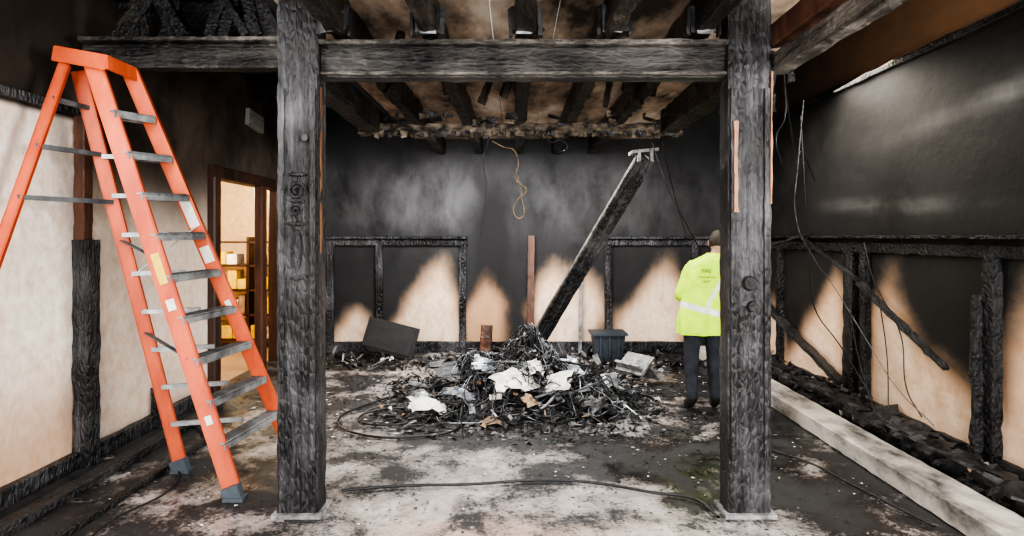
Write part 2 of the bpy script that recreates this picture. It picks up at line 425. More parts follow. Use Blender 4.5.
# ------------------------------------------------------------------ back wall wainscot
bm = bmesh.new()
yb = YB - .03
for xx in (-2.72, -2.0, -.77, 1.37, 2.65):
    rough_beam(bm, (xx, yb, 0), (xx, yb, 1.66), .10, .06, 30, .006, 0, Vector((0, 1, 0)))
for (a, b) in ((-3.2, -.7), (1.3, 3.2)):
    rough_beam(bm, (a, yb, 1.62), (b, yb, 1.62), .06, .09, 40, .006, 0)
    rough_beam(bm, (a, yb - .03, 1.69), (b, yb - .03, 1.69), .12, .035, 40, .006, 0)
rough_beam(bm, (-3.2, yb, .08), (3.2, yb, .08), .05, .16, 40, .008, 0)
bmesh.ops.recalc_face_normals(bm, faces=bm.faces)
finish(bm, "trim_back", [M['charZ']])
one_beam("upright_board", (.22, 8.76, .0), (.24, 8.82, 1.72), .10, .05, M['redtrim'], None, 30, .006, Vector((0, 1, 0)))
one_beam("upright_board.001", (.95, 8.78, .0), (.98, 8.82, 1.5), .05, .04, M['ash'], None, 30, .006, Vector((0, 1, 0)))

# ------------------------------------------------------------------ right wall frames
bm = bmesh.new(); xr = XR - .03
for yy, w in ((7.4, .10), (5.85, .16), (5.6, .08), (4.12, .12), (2.6, .12), (1.0, .12)):
    rough_beam(bm, (xr, yy, .0), (xr, yy, 1.6), .07, w, 40, .012, 0, Vector((0, 1, 0)))
rough_beam(bm, (xr, 0, 1.6), (xr, 8.8, 1.6), .06, .09, 90, .012, 0)
rough_beam(bm, (xr - .03, 0, 1.70), (xr - .03, 8.8, 1.70), .10, .025, 90, .012, 0)
rough_beam(bm, (xr, 0, 3.19), (xr, 8.8, 3.19), .05, .05, 90, .01, 0)
rough_beam(bm, (xr, 0, .1), (xr, 8.8, .1), .05, .2, 90, .014, 0)
bmesh.ops.recalc_face_normals(bm, faces=bm.faces)
finish(bm, "trim_right", [M['char']])
bm = bmesh.new()
for p0, p1, w in [((3.15, 7.7, .9), (3.15, 5.8, .3), .09), ((3.15, 5.5, 1.28), (3.2, 4.45, .72), .06), ((3.12, 6.6, 1.72), (3.15, 5.5, 1.3), .04),
                  ((3.20, 4.16, .1), (3.22, 4.18, 1.3), .07), ((3.05, 7.5, 1.55), (3.18, 6.4, 1.75), .04)]:
    rough_beam(bm, p0, p1, w, w * .6, 24, .012, 0)
bmesh.ops.recalc_face_normals(bm, faces=bm.faces)
finish(bm, "fallen_battens", [M['char']])
one_beam("concrete_curb", (2.70, .3, .07), (2.70, 8.6, .07), .28, .14, M['curb'], None, 120, .005)

def shards(bm, n, fpos, sizes, nm, weights, flat=1.0):
    for i in range(n):
        p = fpos(); t = random.random()
        if t < .45: s = (random.uniform(.04, .2), random.uniform(.03, .12), random.uniform(.003, .012))
        elif t < .65: s = (random.uniform(.1, .4), random.uniform(.008, .025), random.uniform(.006, .02))
        else: s = (random.uniform(.02, .08), random.uniform(.02, .07), random.uniform(.02, .06))
        s = tuple(a * sizes for a in s)
        R = (Matrix.Rotation(random.uniform(0, 6.28), 3, 'Z') @ Matrix.Rotation(random.gauss(0, .5 * flat), 3, 'X') @ Matrix.Rotation(random.gauss(0, .45 * flat), 3, 'Y'))
        half = .5 * sum(abs(R[2][k]) * s[k] for k in range(3))
        p = Vector(p); p.z = max(p.z, half + .005)
        add_box(bm, p, s, R, random.choices(range(nm), weights)[0], .018 * sizes)
bm = bmesh.new()
def fp():
    y = random.uniform(1, 8.3)
    return (random.uniform(2.92, 3.2), y, abs(random.gauss(.12, .07)))
shards(bm, 700, fp, .9, 4, [88, 5, 2, 2])
rough_beam(bm, (3.01, .5, .14), (3.01, 8.4, .16), .20, .16, 120, .05, 0)
bmesh.ops.recalc_face_normals(bm, faces=bm.faces)
finish(bm, "charred_wall_debris", [M['black'], M['ash'], M['tan'], M['metal']])

# ------------------------------------------------------------------ debris pile
pile = empty("debris_pile")
PX, PY = .08, 6.3
def hh(x, y):
    g = .34 * math.exp(-((x - PX) / .58) ** 2 - ((y - PY - .1) / .55) ** 2) + .15 * math.exp(-((x - PX) / 1.05) ** 2 - ((y - PY) / .9) ** 2)
    return g * (1 + .7 * noise.noise(Vector((x * 3, y * 3, 1))))
bm = bmesh.new(); n = 90; vs = []
for j in range(n + 1):
    for i in range(n + 1):
        x = PX - 1.5 + 3.0 * i / n; y = PY - 1.4 + 2.8 * j / n
        z = hh(x, y) - .035 + .06 * noise.noise(Vector((x * 14, y * 14, 3)))
        vs.append(bm.verts.new((x, y, z)))
for j in range(n):
    for i in range(n):
        a = j * (n + 1) + i
        q = (vs[a], vs[a + 1], vs[a + n + 2], vs[a + n + 1])
        if max(v.co.z for v in q) > .0: bm.faces.new(q)
finish(bm, "ash_mound", [M['black']], pile)
def pp():
    while True:
        r = abs(random.gauss(0, .58)); a = random.uniform(0, 6.283)
        x = PX + math.cos(a) * r * 1.4; y = PY + math.sin(a) * r * 1.05
        if abs(x - PX) < 1.45 and 5.0 < y < 7.6: return (x, y, hh(x, y) + random.uniform(-.03, .06))
bm = bmesh.new()
shards(bm, 2400, pp, .60, 5, [68, 15, 4, 3, 12])
bmesh.ops.recalc_face_normals(bm, faces=bm.faces)
finish(bm, "burnt_fragments", [M['black'], M['ash'], M['white'], M['tan'], M['metal']], pile)
bm = bmesh.new()
def sheet(c, s, rx, ry, rz, mi, bend=.03):
    R = Matrix.Rotation(rz, 3, 'Z') @ Matrix.Rotation(rx, 3, 'X') @ Matrix.Rotation(ry, 3, 'Y')
    k = 6; g = [[None] * (k + 1) for _ in range(k + 1)]
    jag = [[random.uniform(-.13, .13) for _ in range(2)] for _ in range((k + 1) ** 2)]
    for i in range(k + 1):
        for j in range(k + 1):
            e = 1 if (i in (0, k) or j in (0, k)) else .3
            u = i / k - .5 + jag[i * (k + 1) + j][0] * e; v = j / k - .5 + jag[i * (k + 1) + j][1] * e
            p = Vector((u * s[0], v * s[1], bend * math.cos(u * 5) + random.uniform(-.015, .015)))
            g[i][j] = bm.verts.new(Vector(c) + R @ p)
    for i in range(k):
        for j in range(k):
            f = bm.faces.new((g[i][j], g[i + 1][j], g[i + 1][j + 1], g[i][j + 1])); f.material_index = mi
sheet((-.0, 5.78, .32), (.40, .24), .6, .1, .3, 0)
sheet((.38, 5.78, .29), (.38, .22), .8, -.5, -.5, 0)
sheet((-.80, 5.6, .13), (.34, .20), .35, .25, .2, 0)
sheet((.22, 5.95, .40), (.2, .14), .7, .3, .2, 0)
sheet((-.95, 5.95, .12), (.24, .14), .5, .1, -.4, 2)
sheet((.15, 5.55, .18), (.2, .14), .6, .3, .9, 1)
sheet((.55, 6.1, .36), (.24, .25), .7, -.6, .2, 2)
sheet((-.3, 6.1, .40), (.25, .2), .6, .5, 0, 2)
sheet((-.55, 5.75, .20), (.3, .1), .6, .2, -.3, 2)
sheet((-.6, 6.3, .28), (.5, .3), .5, .2, .3, 3)
sheet((.8, 5.6, .12), (.3, .2), .2, .1, .3, 3)
sheet((.2, 6.2, .46), (.4, .3), .6, -.3, 1.0, 3)
sheet((-.2, 5.35, .05), (.2, .12), .1, .1, .3, 1)
sheet((.95, 6.2, .20), (.25, .2), .6, -.3, .4, 2)
finish(bm, "crumpled_sheets", [M['white'], M['tan'], M['metal'], M['black']], pile)
bm = bmesh.new()
for k in range(34):
    a = random.uniform(0, 6.283); r = random.uniform(.1, 1.0)
    x = PX + math.cos(a) * r * 1.1; y = PY + math.sin(a) * r * .8; z = hh(x, y) + random.uniform(.02, .10)
    d = Vector((random.uniform(-1, 1), random.uniform(-1, 1), random.uniform(-.25, .25))).normalized() * random.uniform(.12, .36)
    c = Vector((x, y, max(z, .1)))
    if (c - d).z < .02: d.z = 0
    if (c + d).z < .02: d.z = 0
    rough_beam(bm, c - d, c + d, random.uniform(.012, .03), random.uniform(.012, .03), 10, .008, random.choice([0, 0, 0, 1, 2]))
bmesh.ops.recalc_face_normals(bm, faces=bm.faces)
finish(bm, "burnt_sticks", [M['char'], M['ash'], M['metal']], pile)
spl = []
for k in range(300):
    a = random.uniform(0, 6.283); r = random.uniform(.0, 1.05); x = PX + math.cos(a) * r * 1.25; y = PY + math.sin(a) * r * .95
    pts = []; ang = random.uniform(0, 6.28); turn = random.uniform(-1.1, 1.1); st = random.uniform(.05, .15)
    for i in range(7):
        ang += turn + random.uniform(-.5, .5)
        x += math.cos(ang) * st; y += math.sin(ang) * st
        x = max(PX - 1.5, min(PX + 1.4, x)); y = max(4.9, min(7.7, y))
        pts.append((x, y, max(hh(x, y) + random.uniform(.02, .17 if r < .7 else .06), .012)))
    spl.append(pts)
cable("tangled_wires", spl[:160], .0055, M['cable'], pile)
cable("tangled_ashy_wires", spl[160:240], .004, M['cablegray'], pile)
cable("tangled_bare_wires", spl[240:], .004, M['metal'], pile)

bm = bmesh.new()
def fs():
    while True:
        x = random.uniform(-2.9, 2.45); y = random.uniform(2.9, 8.6)
        w = .12 + .88 * math.exp(-((x - PX) / 1.3) ** 2 - ((y - 6.3) / 1.2) ** 2)
        w *= .4 + 1.2 * max(0, noise.noise(Vector((x * 2, y * 2, 5))) + .3)
        if random.random() < w: return (x, y)
for i in range(5600):
    x, y = fs(); s = random.uniform(.003, .016) * (1 + .8 * (y > 5)); k = random.randint(4, 6); a0 = random.uniform(0, 6)
    vs_ = []
    el = random.uniform(.35, 1)
    for q in range(k):
        a = a0 + 6.283 * q / k; r = s * random.uniform(.6, 1.3)
        vs_.append(bm.verts.new((x + r * math.cos(a), y + r * el * math.sin(a), .004 + random.uniform(0, .008))))
    f = bm.faces.new(vs_); f.material_index = random.choices([0, 1, 2], [76, 18, 6])[0]
def fb2():
    return (random.uniform(-2.6, 2.5), random.uniform(7.6, 8.6), .02)
shards(bm, 360, fb2, .8, 3, [84, 12, 4])
finish(bm, "floor_litter", [M['black'], M['ash'], M['white']])

# ------------------------------------------------------------------ fallen leaning beam (built upright, then leaned)
lb = empty("fallen_beam")
q0, q1 = Vector((.13, 6.85, .3)), Vector((1.31, 6.0, 2.5)); LL = (q1 - q0).length
o = one_beam("shaft", (0, 0, 0), (0, 0, LL), .17, .15, M['charZ'], lb, 60, .006, Vector((0, 1, 0)))
zd, sd, ud = frame(q1 - q0, Vector((0, 1, 0)))
o.matrix_world = Matrix.Translation(q0) @ Matrix((sd, zd.cross(sd), zd)).transposed().to_4x4()
o = one_beam("edge_bead", (0, 0, 0), (0, 0, LL), .02, .16, M['beamlight'], lb, 60, .004, Vector((0, 1, 0)))
o.matrix_world = Matrix.Translation(q0 + sd * .08) @ Matrix((sd, zd.cross(sd), zd)).transposed().to_4x4()
bm = bmesh.new()
add_box(bm, (1.28, 5.98, 2.55), (.26, .2, .03), Matrix.Rotation(-.1, 3, 'Y'))
add_box(bm, (1.22, 5.9, 2.5), (.03, .05, .12)); add_box(bm, (1.34, 5.9, 2.5), (.03, .05, .12))
finish(bm, "end_bracket", [M['ash']], lb)

# ------------------------------------------------------------------ things by the back wall
e = empty("burnt_monitor")
bm = bmesh.new()
R = Matrix.Rotation(.25, 3, 'Y') @ Matrix.Rotation(-.2, 3, 'X')
add_box(bm, (-1.72, 8.3, .3), (.72, .06, .44), R, 0)
add_box(bm, (-1.72, 8.265, .305), (.64, .04, .36), R, 0)
add_box(bm, (-1.72, 8.40, .3), (.4, .14, .28), R, 0)
add_box(bm, (-1.72, 8.4, .04), (.32, .3, .06), None, 0)
bmesh.ops.bevel(bm, geom=bm.edges[:], offset=.008, segments=2, affect='EDGES')
finish(bm, "casing", [M['screen']], e)
e = empty("storage_tub")
bm = bmesh.new()
vv = add_box(bm, (1.25, 8.1, .22), (.42, .35, .36))
for v in vv:
    if v.co.z < .2: v.co.x = 1.25 + (v.co.x - 1.25) * .8; v.co.y = 8.1 + (v.co.y - 8.1) * .8
add_box(bm, (1.25, 8.1, .41), (.48, .4, .03))
for k in (-.12, 0, .12): add_box(bm, (1.25 + k, 7.92, .25), (.02, .02, .26))
finish(bm, "tub", [M['bluebin']], e)
e = empty("bent_metal_panel")
bm = bmesh.new()
R = Matrix.Rotation(.6, 3, 'Z') @ Matrix.Rotation(-.7, 3, 'Y')
add_box(bm, (1.40, 7.0, .22), (.28, .42, .03), R); add_box(bm, (1.50, 7.05, .13), (.03, .42, .2), R)
add_box(bm, (1.32, 6.95, .2), (.03, .38, .12), R)
finish(bm, "panel", [M['ash']], e)
one_beam("charred_stub", (-.42, 8.45, 0), (-.40, 8.5, .45), .16, .12, M['redtrim'], None, 16, .012, Vector((0, 1, 0)))

# ------------------------------------------------------------------ cables
cable("floor_hose", [[(-1.15, 3.98, .02), (-.8, 4.05, .02), (-.3, 4.08, .02), (.2, 4.15, .02), (.55, 4.1, .02), (.9, 3.95, .02), (1.15, 3.85, .02), (1.22, 3.6, .02)],
                     [(-1.0, 6.6, .03), (-1.5, 6.0, .02), (-1.62, 5.5, .02), (-1.3, 5.1, .02), (-.85, 5.05, .02), (-.5, 5.3, .02), (-.75, 5.65, .03), (-1.2, 5.9, .03), (-1.45, 6.3, .02)],
                     [(-1.35, 6.7, .02), (-1.2, 6.0, .02), (-1.45, 5.6, .02), (-1.2, 5.35, .02), (-.7, 5.6, .04)]], .010, M['cable'])
cable("floor_cable", [[(-3.1, 5.6, .015), (-2.6, 5.0, .015), (-2.55, 4.6, .015), (-2.3, 4.0, .015), (-2.4, 3.5, .015), (-2.2, 2.9, .015)],
                      [(1.8, 5.0, .012), (2.2, 4.5, .012), (2.3, 4.1, .012), (2.45, 3.5, .012)]], .007, M['cable'])
cable("hanging_cord", [[(-.22, 5.75, 2.62), (-.1, 5.75, 2.56), (-.02, 5.75, 2.54), (.03, 5.75, 2.42), (.01, 5.75, 2.25), (.06, 5.75, 2.2), (.11, 5.75, 2.15), (.02, 5.75, 2.05), (-.01, 5.75, 1.93), (.05, 5.75, 1.88), (.06, 5.75, 2.1), (.02, 5.75, 2.3)]], .005, M['cord'])
cable("hanging_wires", [[(-.25, 5.7, 2.65), (-.3, 5.7, 2.4), (-.27, 5.7, 2.2), (-.33, 5.7, 1.7)], [(.25, 5.7, 2.72), (.35, 5.7, 2.6), (.42, 5.7, 2.62), (.5, 5.7, 2.55), (.4, 5.7, 2.5)],
                        [(1.3, 5.7, 2.6), (1.45, 5.75, 2.2), (1.7, 5.9, 1.8), (1.95, 6.4, 1.6)], [(1.4, 5.7, 2.6), (1.6, 6, 2.1), (1.75, 6.1, 1.7)]], .006, M['cable'])
cable("wall_cables", [[(1.75, 3.9, 2.7), (2.1, 4.5, 2.35), (2.9, 6.0, 2.5), (3.2, 6.4, 2.3)],
                      [(2.0, 4.2, 2.55), (2.05, 4.25, 2.1), (2.2, 4.5, 1.6), (2.5, 5.0, 1.1), (2.9, 5.3, .7), (3.1, 5.2, .3)],
                      [(3.15, 5.2, 1.2), (3.1, 5.0, .7), (3.05, 4.9, .3)], [(3.1, 5.6, 1.5), (3.0, 5.3, .8), (2.95, 4.9, .25), (2.85, 4.6, .2)],
                      [(3.2, 5.5, 1.65), (3.12, 5.2, 1.3), (3.15, 4.9, .9), (3.1, 4.75, .5), (3.05, 4.5, .35)],
                      [(1.75, 3.9, 2.75), (1.8, 4.0, 2.5), (1.72, 3.95, 2.35), (1.8, 4.05, 2.2)]], .005, M['cable'])
cable("wall_wire", [[(1.9, 3.95, 2.6), (1.98, 4.2, 2.2), (2.1, 4.5, 1.9), (2.6, 5.2, 1.5), (3.0, 5.6, 1.2), (3.1, 5.3, .8), (3.05, 4.8, .5), (3.0, 4.3, .35)]], .004, M['cablegray'])
bm = bmesh.new()
for k in range(20):
    x = random.uniform(1.65, 1.85); y = random.uniform(3.8, 4.8); z = random.uniform(2.5, 2.85)
    rough_beam(bm, (x, y, z + .25), (x + random.uniform(-.08, .08), y, z), random.uniform(.02, .06), .03, 8, .015)
finish(bm, "hanging_burnt_insulation", [M['char']])
bm = bmesh.new()
for yy in (1.2, 2.4, 3.4, 4.9, 6.2, 7.5):
    rough_beam(bm, (-3.2, yy, 3.50), (-1.58, yy, 3.50), .12, .2, 20, .012)
finish(bm, "left_bay_joists", [M['char']])
bm = bmesh.new()
for yy in (4.6, 5.6, 6.8, 8.0):
    rough_beam(bm, (1.7, yy, 3.92), (3.24, yy, 3.92), .12, .2, 20, .012)
finish(bm, "right_bay_joists", [M['darkbrown']])
bm = bmesh.new()
for k in range(16):
    x = random.uniform(-2.9, -1.7); rough_beam(bm, (x, 4.36, 3.14), (x + random.uniform(-.2, .2), 4.4, 3.45), random.uniform(.04, .14), random.uniform(.03, .1), 8, .012, random.choice([0, 0, 1]))
finish(bm, "ceiling_remnants", [M['char'], M['joist']])

# ------------------------------------------------------------------ left wall parts
bm = bmesh.new()
rough_beam(bm, (XL + .06, 4.48, 0), (XL + .06, 4.48, 1.68), .12, .15, 30, .008, 0, Vector((0, 1, 0)))
rough_beam(bm, (XL + .05, 4.46, 1.68), (XL + .05, 4.46, 2.6), .08, .1, 30, .006, 1, Vector((0, 1, 0)))
rough_beam(bm, (XL + .03, -2, 2.64), (XL + .03, 4.5, 2.62), .06, .06, 40, .006, 0)
rough_beam(bm, (XL + .04, -2, .06), (XL + .04, 6.3, .06), .06, .12, 60, .01, 0)
rough_beam(bm, (XL + .04, 5.42, 0), (XL + .04, 5.42, .35), .1, .1, 6, .01, 0, Vector((0, 1, 0)))
bmesh.ops.recalc_face_normals(bm, faces=bm.faces)
finish(bm, "trim_left", [M['charZ'], M['redtrim']])
bm = bmesh.new()
rough_beam(bm, (-2.93, 1.0, .03), (-2.93, 5.9, .03), .12, .06, 40, .008, 0)
rough_beam(bm, (-2.55, 1.5, .02), (-2.55, 5.2, .02), .05, .04, 40, .006, 0)
finish(bm, "charred_floor_plate", [M['char']])
d1 = empty("door_1")
bm = bmesh.new()
for yy, w in ((DY0 + .02, .14), (DY1 - .02, .14)):
    rough_beam(bm, (XL - .02, yy, 0), (XL - .02, yy, DZ + .05), .2, w, 20, .002, 0, Vector((0, 1, 0)))
rough_beam(bm, (XL - .02, DY0 - .05, DZ), (XL - .02, DY1 + .05, DZ), .2, .13, 20, .002, 0)
bmesh.ops.recalc_face_normals(bm, faces=bm.faces)
finish(bm, "casing", [M['darkbrown']], d1)
bm = bmesh.new()
rough_beam(bm, (XL + .03, 7.62, 0), (XL + .03, 7.62, DZ - .06), .10, .16, 20, .002, 0, Vector((0, 1, 0)))
finish(bm, "leaf_edge", [M['redtrim']], d1)
bm = bmesh.new()
add_box(bm, (-4.85, 10.3, 1.4), (3.1, .06, 2.8)); add_box(bm, (-6.4, 7.8, 1.4), (.06, 5.2, 2.8)); add_box(bm, (-4.88, 5.2, 1.4), (3.1, .06, 2.8)); add_box(bm, (-3.33, 9.65, 1.4), (.06, 1.4, 2.8))
finish(bm, "wall_storeroom", [M['roomtan']])
bm = bmesh.new(); add_box(bm, (-4.86, 7.8, 2.83), (3.1, 5.2, .05)); finish(bm, "ceiling_storeroom", [M['roomtan']])
bm = bmesh.new(); add_box(bm, (-4.9, 7.8, -.02), (3.0, 5.2, .04)); finish(bm, "floor_storeroom", [M['shelf']])
sh = empty("storage_shelf")
bm = bmesh.new()
for z in (.12, .5, .88, 1.26, 1.62): add_box(bm, (-4.1, 9.4, z), (1.35, .4, .03))
for x in (-4.77, -4.1, -3.43): add_box(bm, (x, 9.4, .85), (.04, .4, 1.7))
finish(bm, "rack", [M['darkbrown']], sh)
bm = bmesh.new()
for z in (.14, .52, .9, 1.28):
    x = -4.72
    while x < -3.6:
        w = random.uniform(.08, .2); h = random.uniform(.14, .3)
        if not (-4.1 - .03 - w < x < -4.1 + .03): add_box(bm, (x + w / 2, 9.36, z + h / 2 + .002), (w * .9, .26, h), None, random.choice([0, 0, 1, 2]))
        x += w
finish(bm, "stock", [M['yellow'], M['white'], M['tan']], sh)
bm = bmesh.new(); add_box(bm, (XL + .03, 7.45, 3.14), (.05, .42, .2), Matrix.Rotation(-.1, 3, 'X'))
for k in range(4): add_box(bm, (XL + .06, 7.45, 3.08 + k * .04), (.02, .36, .012), Matrix.Rotation(-.1, 3, 'X'))
finish(bm, "wall_vent", [M['drip']])

# ------------------------------------------------------------------ stepladder
ld = empty("stepladder")
A0, A1 = Vector((-1.81, 3.88, .0)), Vector((-2.78, 3.95, 2.84))
B0, B1 = Vector((-1.73, 4.68, .0)), Vector((-2.70, 4.20, 2.86))
C0, C1 = Vector((-2.41, 4.34, .0)), Vector((-3.00, 4.12, 2.84))
E0, E1 = Vector((-3.17, 3.0, .0)), Vector((-2.96, 3.94, 2.84))
bm = bmesh.new()
def rail(p0, p1, w, face):
    d = (p1 - p0).normalized(); f = Vector(face); f = (f - d * f.dot(d)).normalized(); s = d.cross(f).normalized()
    R = Matrix((s, d, f)).transposed(); L = (p1 - p0).length; c = (p0 + p1) / 2
    add_box(bm, c, (w, L, .008), R, 0)
    for k in (-1, 1): add_box(bm, c + s * k * (w / 2) - f * .014, (.008, L, .036), R, 0)
    return R, s, f
rail(A0, A1, .10, (.25, -1, 0)); rail(B0, B1, .095, (.1, -1, 0))
rail(C0, C1, .08, (.3, -1, 0)); rail(E0, E1, .055, (.3, -1, 0))
finish(bm, "rails", [M['orange']], ld)
bm = bmesh.new()
for k in range(9):
    z = .36 + k * .272; t = z / 2.85
    a = A0.lerp(A1, t); b = B0.lerp(B1, t)
    d = (b - a).normalized()
    R = Matrix((d, Vector((0, 0, 1)).cross(d), Vector((0, 0, 1)))).transposed()
    c = (a + b) / 2; L = (b - a).length
    add_box(bm, c, (L, .11, .012), R, 0)
    for q in (-1, 1): add_box(bm, c + R @ Vector((0, q * .052, -.02)), (L, .006, .045), R, 0)
    for q in range(5): add_box(bm, c + R @ Vector((0, -.04 + q * .02, .008)), (L * .96, .006, .006), R, 1)
    bar(bm, a + Vector((0, .02, -.12)), a.lerp(b, .3) + Vector((0, 0, -.02)), .02, .006, 0)
    if k < 8:
        cc = C0.lerp(C1, t); bar(bm, cc + Vector((.02, -.01, -.0)), b.lerp(a, .35) + Vector((-.12, .06, 0)), .03, .03, 0)
for z in (1.95, 2.28, 2.6):
    t = z / 2.85; bar(bm, E0.lerp(E1, t), C0.lerp(C1, t), .03, .03, 1)
for t in (.32, .55):
    bar(bm, A0.lerp(A1, t), C0.lerp(C1, t + .04), .03, .006, 1)
bar(bm, B0.lerp(B1, .62), C0.lerp(C1, .5), .025, .006, 0)
finish(bm, "treads", [M['alu'], M['aludark']], ld)
bm = bmesh.new()
add_box(bm, (-2.83, 4.06, 2.90), (.36, .32, .035), Matrix.Rotation(.18, 3, 'Y'))
add_box(bm, (-2.83, 3.90, 2.865), (.36, .012, .10), Matrix.Rotation(.18, 3, 'Y'))
add_box(bm, (-2.655, 4.06, 2.83), (.012, .32, .08))
bmesh.ops.bevel(bm, geom=bm.edges[:], offset=.005, segments=2, affect='EDGES')
finish(bm, "top_cap", [M['orange']], ld)
bm = bmesh.new()
for p, up in ((A0, A1), (B0, B1), (C0, C1), (E0, E1)):
    d = (up - p).normalized(); add_box(bm, p + d * .05, (.11, .06, .09), Matrix.Rotation(-.33, 3, 'Y')); add_box(bm, p + Vector((0, 0, .012)), (.13, .08, .024))
finish(bm, "feet", [M['foot']], ld)
bm = bmesh.new()
def lab(p0, p1, t0, t1, w, mi, off, face=(.2, -1, 0)):
    d = (p1 - p0).normalized(); f = Vector(face); f = (f - d * f.dot(d)).normalized(); s = d.cross(f).normalized()
    a = p0.lerp(p1, t0); b = p0.lerp(p1, t1); R = Matrix((s, d, f)).transposed()
    add_box(bm, (a + b) / 2 + f * off, (w, (b - a).length, .003), R, mi)
fb_ = (.1, -1, 0); fa_ = (.25, -1, 0)
lab(B0, B1, .62, .69, .07, 0, .008, fb_); lab(B0, B1, .53, .57, .07, 0, .008, fb_); lab(A0, A1, .49, .56, .05, 1, .008, fa_); lab(A0, A1, .43, .455, .05, 0, .008, fa_); lab(A0, A1, .17, .19, .04, 0, .008, fa_)
lab(B0, B1, .41, .43, .04, 0, .008, fb_)
finish(bm, "warning_labels", [M['label'], M['labely']], ld)

# ------------------------------------------------------------------ person in hi-vis vest (back to camera)
per = empty("person", (1.85, 5.85, 0))
def skin_mesh(name, verts, edges, mat, parent, sub=2, root=0):
    me = bpy.data.meshes.new(name); me.from_pydata([v[:3] for v in verts], edges, [])
    ob = bpy.data.objects.new(name, me); COL.objects.link(ob)
    md = ob.modifiers.new("skin", 'SKIN'); md.use_smooth_shade = True
    for i, v in enumerate(verts):
        sv = me.skin_vertices[0].data[i]; sv.radius = (v[3], v[4] if len(v) > 4 else v[3]); sv.use_root = (i == root)
    s = ob.modifiers.new("sub", 'SUBSURF'); s.levels = sub; s.render_levels = sub
    bpy.context.view_layer.update()
    dg = bpy.context.evaluated_depsgraph_get(); nm = bpy.data.meshes.new_from_object(ob.evaluated_get(dg))
    ob.modifiers.clear(); ob.data = nm
    for p in nm.polygons: p.use_smooth = True
    nm.materials.clear()
    for m in (mat if isinstance(mat, list) else [mat]): nm.materials.append(m)
    ob.parent = parent
    return ob
V = [(-.02, 0, .95, .15, .12), (0, 0, 1.12, .145, .11), (.04, .0, 1.30, .16, .115), (.09, .01, 1.46, .075, .07), (.125, .03, 1.54, .055), (.14, .05, 1.60, .055),
     (-.115, 0, .86, .10), (-.13, .01, .5, .075), (-.13, -.02, .12, .06), (-.135, .08, .05, .048, .04), (-.135, .18, .045, .045, .03),
     (.085, 0, .86, .10), (.1, .03, .5, .075), (.11, 0, .12, .06), (.12, .1, .05, .048, .04), (.13, .2, .045, .045, .03),
     (-.13, 0, 1.41, .075), (-.24, .02, 1.13, .058), (-.17, .22, 1.08, .042), (-.14, .30, 1.09, .03),
     (.25, 0, 1.40, .075), (.33, .03, 1.12, .058), (.26, .24, 1.06, .042), (.22, .32, 1.07, .03)]
E = [(0, 1), (1, 2), (2, 3), (3, 4), (4, 5), (0, 6), (6, 7), (7, 8), (8, 9), (9, 10), (0, 11), (11, 12), (12, 13), (13, 14), (14, 15),
     (2, 16), (16, 17), (17, 18), (18, 19), (2, 20), (20, 21), (21, 22), (22, 23)]
body = skin_mesh("body", V, E, [M['navy'], M['lime'], M['skin'], M['boot']], per)
for p in body.data.polygons:
    c = p.center
    if c.z > 1.5: p.material_index = 2
    elif c.z > .95: p.material_index = 2 if c.y > .24 else 1
    elif c.z < .13: p.material_index = 3
    else: p.material_index = 0
for nm_, wx, sgn in (("hand_left", -.14, 1), ("hand_right", .22, -1)):
    Vh = [(wx, .31, 1.09, .024, .032), (wx + .01 * sgn, .36, 1.09, .02, .038), (wx + .015 * sgn, .39, 1.09, .016, .036)]; Eh = [(0, 1), (1, 2)]
    skin_mesh(nm_ + "_palm", Vh, Eh, M['skin'], per)
    for i, (dz, L) in enumerate([(.03, .07), (.01, .08), (-.01, .075), (-.03, .06)]):
        b = (wx + .015 * sgn, .385, 1.09 + dz)
        pts = [(b[0], b[1], b[2], .009), (b[0] + .01 * sgn, b[1] + L * .45, b[2] + dz * .2, .0085), (b[0] + .035 * sgn, b[1] + L * .75, b[2] + dz * .2, .008), (b[0] + .06 * sgn, b[1] + L * .75, b[2] + dz * .2, .007)]
        skin_mesh(nm_ + "_finger_%d" % (i + 1), pts, [(0, 1), (1, 2), (2, 3)], M['skin'], per, 1)
    skin_mesh(nm_ + "_thumb", [(wx + .01 * sgn, .33, 1.115, .011), (wx + .03 * sgn, .36, 1.145, .010), (wx + .05 * sgn, .395, 1.15, .008)], [(0, 1), (1, 2)], M['skin'], per, 1)
rings = [(.76, -.02, .235, .165), (.80, -.025, .232, .165), (.95, -.02, .225, .16), (1.1, .0, .225, .15), (1.25, .03, .245, .15), (1.36, .055, .262, .148), (1.43, .07, .24, .135), (1.48, .085, .17, .115), (1.52, .10, .105, .09), (1.545, .11, .075, .078)]
def ringat(z):
    for a, b in zip(rings, rings[1:]):
        if a[0] <= z <= b[0]:
            t = (z - a[0]) / (b[0] - a[0]); return [a[i] + (b[i] - a[i]) * t for i in range(4)]
    return list(rings[-1])
bm = bmesh.new(); NR, NS = 110, 128; prev = None
